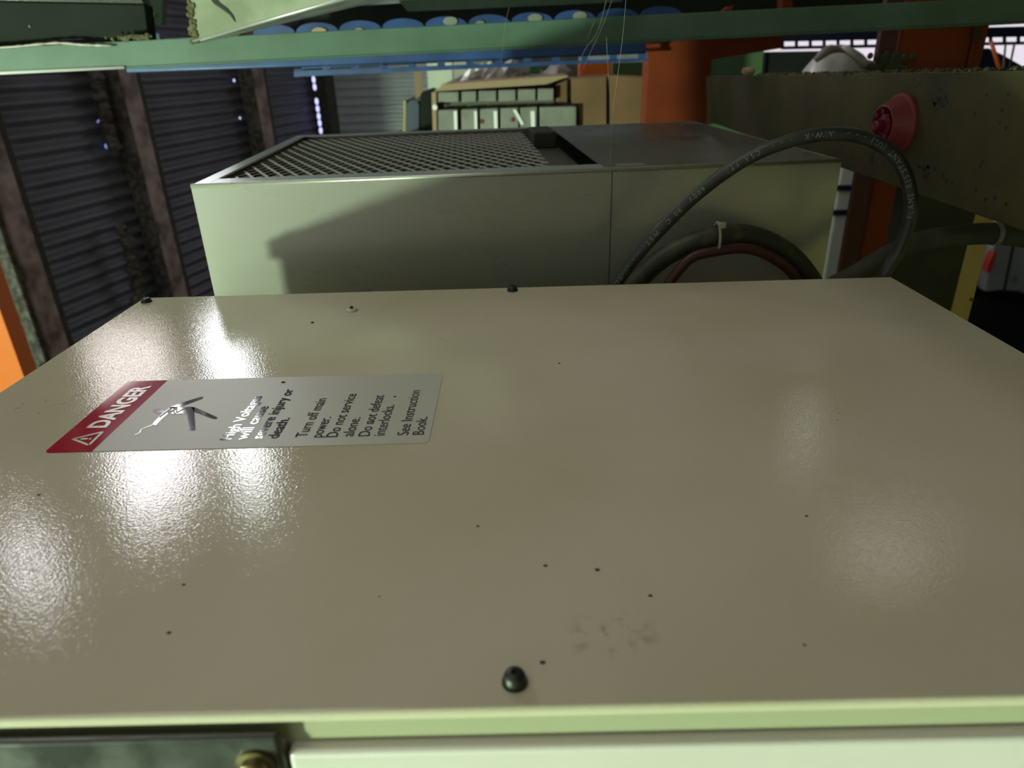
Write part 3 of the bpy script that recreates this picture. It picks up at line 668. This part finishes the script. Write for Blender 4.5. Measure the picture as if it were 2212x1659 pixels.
perf('slotted_navy_beam', 2.5, 1688, 2700, lambda x: 70-(x-1688)*.025, lambda x: 90-(x-1688)*.020, lambda x: 100-(x-1688)*.020, lambda x: 107-(x-1688)*.02, 30, 24, M_navy, 'navy slotted rack beam passing behind the right orange upright')
tag(slab([(1612, 73), (1683, 70), (1683, 61), (1625, 64)], 1.9, .03, 'wooden_lath', M_cardl), 'pale wooden lath under the green rail right of centre', 'lath')

# orange rack uprights
z0 = 0
t = thing('orange_upright', 'orange rack upright with T gusset behind the steel box, centre right', 'rack upright', (.45, 2.05, 0), 'orange rack uprights')
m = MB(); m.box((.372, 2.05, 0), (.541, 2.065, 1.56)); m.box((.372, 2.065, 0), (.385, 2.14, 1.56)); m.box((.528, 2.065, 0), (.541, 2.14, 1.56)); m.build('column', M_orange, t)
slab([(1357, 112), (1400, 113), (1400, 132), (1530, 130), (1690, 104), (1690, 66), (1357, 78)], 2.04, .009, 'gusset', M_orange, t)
t = thing('orange_upright', 'wide orange rack upright behind the top of the dusty board, right', 'rack upright', (.72, 1.36, 0), 'orange rack uprights')
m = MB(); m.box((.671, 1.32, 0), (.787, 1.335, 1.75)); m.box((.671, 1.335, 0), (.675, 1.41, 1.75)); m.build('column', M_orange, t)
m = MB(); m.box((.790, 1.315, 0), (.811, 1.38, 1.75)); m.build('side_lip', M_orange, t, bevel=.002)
m = MB(); m.hexa([Vector(p) for p in ((.640, 1.325, 0), (.670, 1.325, 0), (.670, 1.338, 0), (.640, 1.338, 0), (.634, 1.325, 1.75), (.664, 1.325, 1.75), (.664, 1.338, 1.75), (.634, 1.338, 1.75))]); m.build('dark_side_channel', mat('maroon_enamel', (.055, .012, .010), rough=.6), t)
m = MB()
for i in range(40):
    q = at(random.gauss(1925, 24), random.uniform(118, 158), 1.315); r = random.uniform(.003, .009)
    m.lathe([(r, 0), (r*.7, r*.3), (.0001, r*.4)], Matrix.Translation(q) @ Matrix.Rotation(math.radians(90), 4, 'X'), 8)
tag(m.build('grey_dust_clump', M_postd, t), kind='stuff')
slab([(2098, 86), (2112, 84), (2122, 56), (2105, 62)], 1.31, .004, 'black_clip', M_dark, t)
t = thing('orange_upright', 'orange rack upright at the far left edge near the floor', 'rack upright', (-2.2, 3.0, 0), 'orange rack uprights')
q = at(32, 760, 2.95); MB().box((q.x-.16, 2.95, 0), (q.x, 3.05, 2.2)).build('column', M_orangeb, t)
MB().box((q.x-.2, 2.9, 0), (q.x+.02, 3.09, .012)).build('foot_plate', M_orangeb, t)
q = at(128, 770, 3.2); tag(MB().box((q.x-.12, 3.2, 0), (q.x+.10, 3.26, .17)).build('cardboard_offcut', M_card, bevel=.004), 'brown cardboard offcut on the floor at the foot of the left wall', 'cardboard')

# ------------------------------------------------------------------ bench with boxes behind the steel box
tb = thing('workbench', 'bench behind the steel box that carries the tray rack and cartons', 'bench', (.1, 2.9, 0))
MB().box((-.5, 2.5, 1.18), (.8, 3.3, 1.22)).build('bench_top', M_postd, tb)
for a in (-.45, .7):
    for b in (2.55, 3.2): MB().box((a, b, 0), (a+.06, b+.06, 1.18)).build('leg', M_postd, tb)
# tray rack
tr = thing('drawer_rack', 'two-row grey small-parts rack with pale compartments on the bench', 'rack', at(1090, 290, 2.6))
YT = 2.6
slab([(934, 300), (1245, 296), (1245, 236), (1197, 236), (1196, 189), (944, 199)], YT+.03, .25, 'back_block', M_trayd, tr, zb=1.2201)
cells = [(946, 991), (997, 1029), (1034, 1072), (1077, 1114), (1119, 1157), (1162, 1196)]
for i, (a, b) in enumerate(cells):
    slab([(a, 222-i*.8), (b, 221-i*.8), (b, 198-i*1.5), (a, 199-i*1.5)], YT, .03, 'drawer_front', M_tray, tr, .003)
for i, (a, b) in enumerate(((946, 989), (996, 1032), (1037, 1076), (1081, 1120), (1124, 1160), (1166, 1245))):
    slab([(a, 290), (b, 289), (b, 236-i*1.3), (a, 238-i*1.3)], YT-.02, .05, 'drawer_front', M_tray, tr, .003, zb=1.2205)
for (a, b) in ((982, 988), (1026, 1031), (1068, 1075), (1148, 1156)):
    slab([(a, 288), (b, 288), (b-1, 240), (a-2, 240)], YT-.024, .003, 'white_divider', M_wht, tr)
slab([(1108, 238), (1114, 236), (1132, 268), (1126, 270)], YT-.026, .004, 'loose_white_slip', M_wht, tr)
for (px, py) in ((1041, 262), (1108, 258)):
    MB().lathe([(.008, 0), (.006, .004)], Matrix.Translation(at(px, py, YT-.021)) @ Matrix.Rotation(math.radians(90), 4, 'X'), 12).build('red_knob', M_pink, tr)
slab([(934, 290), (942, 290), (942, 199), (932, 200)], YT-.01, .2, 'end_board', M_cardl, tr, zb=1.2201)
MB().lathe([(.010, 0), (.008, .01)], Matrix.Translation(at(940, 232, YT-.03)) @ Matrix.Rotation(math.radians(90), 4, 'X'), 12).build('white_stud', M_wht, tr)
t = slab([(938, 196), (960, 182), (1226, 163), (1226, 166), (1180, 182), (944, 197)], YT-.03, .30, 'cardboard_sheet', M_cardl); tag(t, 'pale flat cardboard sheet lying on top of the grey parts rack', 'cardboard')
for i, (P, y, mm, lab) in enumerate((([(1200, 228), (1226, 227), (1226, 171), (1200, 183)], 2.64, M_card, 'small brown carton wedged between the parts rack and the large carton'),
                     ([(1249, 300), (1311, 300), (1311, 163), (1235, 170), (1235, 226), (1249, 228)], 2.62, M_card, 'large brown carton on the bench beside the parts rack'),
                     ([(1318, 300), (1400, 300), (1398, 166), (1318, 163)], 2.62, M_card, 'brown carton between the large carton and the orange upright'))):
    o = slab(P, y, .22, 'cardboard_carton', mm, None, .004, zb=1.2201); tag(o, lab, 'carton', 'cartons behind the steel box')
t = thing('carry_case', 'dark blue carry case with a yellow edge left of the parts rack', 'case', at(890, 290, 2.9))
def rounded(x0_, x1_, yt, yb_, y, r): return [at(x0_, yb_, y)*Vector((1,1,0)) if 0 else Vector((at(x0_, yb_, y).x, y, 1.2201)), Vector((at(x1_, yb_, y).x, y, 1.2201)), at(x1_, yt+r, y), at(x1_-r*.4, yt+r*.3, y), at(x1_-r, yt, y), at(x0_+r, yt, y), at(x0_+r*.4, yt+r*.3, y), at(x0_, yt+r, y)]
MB().prism(rounded(878, 905, 217, 310, 2.9, 10)[::-1], (0, .3, 0)).build('shell', M_navy, t)
MB().prism(rounded(871, 877, 216, 310, 2.9, 3)[::-1], (0, .3, 0)).build('yellow_edge', mat('yellow_edge', (.28, .23, .09), rough=.6), t)
o = MB().prism(rounded(908, 932, 196, 310, 2.9, 10)[::-1], (0, .3, 0)).build('speaker_case', M_char); tag(o, 'dark grey rounded case between the blue case and the parts rack', 'case')
tag(MB().hexa([at(898, 300, 3.6)*1-Vector((0,0,at(898, 300, 3.6).z)), at(914, 300, 3.6)-Vector((0,0,at(914, 300, 3.6).z)), at(914, 300, 3.66)-Vector((0,0,at(914, 300, 3.66).z)), at(898, 300, 3.66)-Vector((0,0,at(898, 300, 3.66).z)), at(892, 120, 3.6), at(909, 120, 3.6), at(909, 120, 3.66), at(892, 120, 3.66)]).build('timber_stud', M_cardl), 'reddish-brown timber stud standing before the grey far wall', 'stud')
o = slab([(922, 320), (975, 320), (975, 110), (920, 110)], 3.4, .05, 'plywood_sheet', M_pvc, zb=0); tag(o, 'tall off-white sheet left of centre behind the parts rack', 'panel')
o = slab([(978, 320), (1012, 320), (1012, 110), (978, 110)], 3.4, .05, 'hardboard_sheet', mat('pinkish_board', (.36, .31, .30), rough=.7), zb=0); tag(o, 'narrow pinkish sheet beside the tall off-white sheet', 'panel')
# heap of plastic film on the rack
m = MB()
for i in range(26):
    c_ = at(random.uniform(1015, 1215), random.uniform(150, 176), 3.0); r = random.uniform(.03, .06)
    m.lathe([(r*.3, -r*.6), (r, -r*.2), (r*.8, r*.3), (r*.2, r*.7)], Matrix.Translation(c_) @ Matrix.Rotation(random.random()*3, 4, 'Y'), 7)
tag(m.build('film_heap', M_bag), 'heap of crumpled grey plastic film above the parts rack', 'plastic film', kind='stuff')
tag(slab([(1010, 300), (1250, 300), (1250, 120), (1010, 130)], 3.15, .1, 'grey_tarpaulin', mat('grey_tarp', (.15, .15, .135), rough=.8, col2=(.09, .09, .08), nscale=9), zb=1.2201), 'dull grey tarpaulin behind the heap of plastic film', 'tarpaulin')
tag(slab([(1143, 160), (1168, 159), (1166, 144), (1146, 145)], 2.9, .03, 'green_scrap', mat('green_plastic', (.02, .13, .06), rough=.5)), 'small green scrap in the heap behind the cardboard sheet', 'scrap')
tag(slab([(1256, 300), (1320, 300), (1320, 132), (1252, 136)], 3.0, .08, 'orange_crate', M_orangeb, zb=1.2201), 'bright orange crate end above the large brown carton', 'crate')
tag(slab([(1324, 300), (1390, 300), (1390, 134), (1324, 136)], 3.1, .1, 'dark_green_crate', M_gsheet, zb=1.2201), 'dark green crate end above the cartons, left of the orange upright', 'crate')
tag(slab([(1529, 300), (1650, 300), (1650, 108), (1526, 112)], 3.36, .05, 'green_sheet', M_gsheet, zb=0), 'green sheet material standing right of the orange T upright', 'sheet')
tag(slab([(1652, 300), (1770, 300), (1770, 110), (1656, 112)], 3.42, .3, 'dark_cupboard', M_char, zb=0), 'dark cupboard between the green sheet and the white bag', 'cupboard')
q = atx(1616, 160, BX+.012)+Vector((0, 0, .004)); tag(MB().lathe([(.006, -.008), (.011, 0), (.009, .005), (.001, .007)], Matrix.Translation(q), 14).build('pale_knob', M_cardl, smooth=True), 'small pale knob peeping over the board end before the green sheet', 'knob')
# shelf carrying the white bag, bag
t = thing('low_rack_shelf', 'rack shelf hidden behind the dusty board', 'shelf', (1.1, 2.3, 0)); z_ = at(1800, 190, 2.3).z
MB().box((.8, 2.1, z_-.03), (1.38, 2.36, z_)).build('shelf_board', M_postd, t)
for a in (.82, 1.3):
    for b in (2.12, 2.3): MB().box((a, b, 0), (a+.04, b+.04, z_-.03)).build('leg', M_postd, t)
cb = at(1822, 165, 2.3)
m = MB(); nU, nV = 26, 14; vs = []; 
for j in range(nV+1):
    ph = math.pi/2*j/nV
    for i in range(nU):
        th_ = 2*math.pi*i/nU; rr = .112*(1+.05*math.sin(5*th_+3*ph)+.03*math.sin(9*th_))*math.cos(ph)
        vs.append(Vector((cb.x+rr*math.cos(th_), cb.y+.05+rr*.8*math.sin(th_), z_+.115*math.sin(ph)*(1+.04*math.sin(4*th_)))))
m.add(vs, [(j*nU+i, j*nU+(i+1) % nU, (j+1)*nU+(i+1) % nU, (j+1)*nU+i) for j in range(nV) for i in range(nU)])
t = thing('plastic_bag', 'white plastic bag bulging up behind the dusty board', 'bag', (cb.x, cb.y+.05, z_)); m.build('bag_film', M_bag, t, smooth=True)
P = [at(x, y, 2.19) for x, y in ((1762, 130), (1790, 108), (1818, 110), (1842, 124), (1865, 138), (1886, 142))]
MB().tube(crom(P, 6), [.008+.006*math.sin(i*.3) for i in range(len(crom(P, 6)))], 8).build('folded_handle', mat('grey_film', (.24, .21, .21), rough=.4), t, smooth=True)
# right of the right upright: navy tarp and thin sticks
m = MB(); 
m.prism([at(x, y, 2.4) for x, y in ((2080, 200), (2260, 200), (2212, 142), (2170, 118), (2140, 104), (2112, 104), (2085, 120))][::-1], (0, .4, 0))
tag(m.build('navy_tarpaulin', M_navy, bevel=.01), 'navy tarpaulin mound right of the wide orange upright', 'tarpaulin')
for i, (a, b, mm, r, lab) in enumerate((((2141, 90), (2157, 142), M_orangeb, .0055, 'thin bright orange stick leaning right of the wide orange upright'),
                          ((2172, 96), (2168, 142), mat('dull_pink_rod', (.25, .11, .11), rough=.6), .003, 'thin dull pink rod beside the orange stick'),
                          ((2192, 92), (2182, 140), M_postd, .003, 'thin dark rod nearest the right picture edge'))):
    A = at(*a, 2.3); B = at(*b, 2.3); B2 = A+(B-A)*2.4; tag(MB().tube([A, B2], r, 8).build('thin_rod', mm, smooth=True), lab, 'rod', 'thin rods at upper right')
# white block added for the bright exterior showing in the gap
t = thing('bright_gap_block', 'white block standing in for the bright exterior between the steel box and the orange upright', 'cabinet', at(1830, 600, 2.9))
A = at(1790, 470, 2.9)
MB().box((A.x, 2.9, 0), (A.x+.24, 3.2, 1.16)).build('gap_block_body', M_wht, t)
for py in (405, 458): 
    zq_ = at(1830, py, 2.9).z; MB().box((A.x, 2.89, zq_-.012), (A.x+.24, 2.9, zq_+.010)).build('blue_rail', M_navy, t)
area('far_door_daylight', (3.6, 7.9, 1.2), (math.radians(-90), 0, 0), 3.6, 2.2, 14, (1, .93, 1))

# ------------------------------------------------------------------ car at right
ycar = 2.6; ca = at(2122, 785, ycar); ctop = at(2122, 630, ycar)
cr = thing('car', 'grey car rear quarter with red side marker, seen through the gap at right', 'car', (ca.x, ycar, 0))
R_ = ctop.z-ca.z
arc = [Vector((ca.x+R_*1.05*math.cos(a), ycar, ca.z+R_*math.sin(a))) for a in [math.pi*i/16 for i in range(0, 15)]]
bumper = [at(2128, 632, ycar), at(2130, 600, ycar), at(2134, 560, ycar), at(2146, 528, ycar), at(2160, 490, ycar), at(2200, 430, ycar)]
right = [Vector((ca.x+2.2, ycar, 1.25)), Vector((ca.x+2.2, ycar, .25)), Vector((ca.x+R_*1.05, ycar, .25))]
arc2 = [p for p in arc if p.x > at(2150, 640, ycar).x]
m = MB(); m.prism(right+arc2+bumper, (0, .06, 0)); m.build('body_side', M_car, cr, bevel=.012)
for (a, b) in ((( 2190, 520), (2168, 632)),):
    MB().tube([at(2195, 500, ycar-.004), at(2168, 633, ycar-.004)], .004, 6).build('panel_gap', M_dark, cr)
m = MB(); P = [at(x, y, ycar-.02) for x, y in ((2131, 588), (2134, 572), (2147, 543), (2153, 546), (2150, 560), (2139, 590))]; m.prism(P[::-1], (0, .03, 0)); m.build('side_marker', M_refl, cr, bevel=.003)
q = at(2192, 603, ycar-.002)
m = MB(); ringp = [q+Vector((.013*math.cos(a), -.004, .019*math.sin(a))) for a in [i*math.pi/10 for i in range(21)]]; m.tube(ringp, .0022, 6)
m.tube([q+Vector((-.006, -.004, .010)), q+Vector((.004, -.004, .003)), q+Vector((-.003, -.004, -.003)), q+Vector((.006, -.004, -.010))], .003, 6); m.build('badge', M_rim, cr)
Mw = Matrix.Translation((ca.x-.02, ycar+.08, ca.z)) @ Matrix.Rotation(math.radians(90), 4, 'X')
wm = MB().lathe([(.12, -.10), (R_*.80, -.10), (R_*.88, -.07), (R_*.90, 0), (R_*.88, .05), (R_*.80, .07), (.12, .06)], Mw, 40).build('tyre', M_tyre, cr, smooth=True)
MB().lathe([(.02, -.04), (R_*.6, -.02), (R_*.62, .062), (R_*.5, .05), (.02, .045)], Mw, 30).build('wheel_rim', M_car, cr)
MB().box((ca.x-.32, ycar+.10, .1), (ca.x+2.2, ycar+1.6, .9)).build('underbody', M_inside, cr)
MB().box((ca.x+.3, ycar+.02, .9), (ca.x+2.2, ycar+1.5, 1.25)).build('upper_body', M_car, cr, bevel=.05)

# ------------------------------------------------------------------ cobwebs
m = MB()
def web(pts, y, r=.00013): m.tube(crom([at(a, b, y) for a, b in pts], 6), r, 4)
web([(1352, 0), (1345, 80), (1332, 180), (1325, 230), (1320, 300), (1316, 400), (1310, 520)], .60, .00013)
web([(1310, 0), (1290, 70), (1262, 110), (1245, 165), (1215, 240), (1200, 300)], .9, .00013)
web([(1322, 0), (1300, 60), (1272, 120), (1240, 190)], .9, .00012); web([(1100, 15), (1090, 60), (1085, 110), (1082, 160)], 1.0, .00012)
web([(1285, 45), (1270, 80), (1268, 110)], 1.0, .00012); web([(1005, 250), (1012, 270), (1010, 300)], .9, .00012); web([(1150, 85), (1145, 130), (1130, 180)], 1.0, .00012)
web([(1310, 80), (1314, 160), (1322, 260)], .8, .00016)
tag(m.build('cobweb_strands', M_web), 'fine cobweb strands hanging from the green rail over the steel box', 'cobweb', kind='stuff')
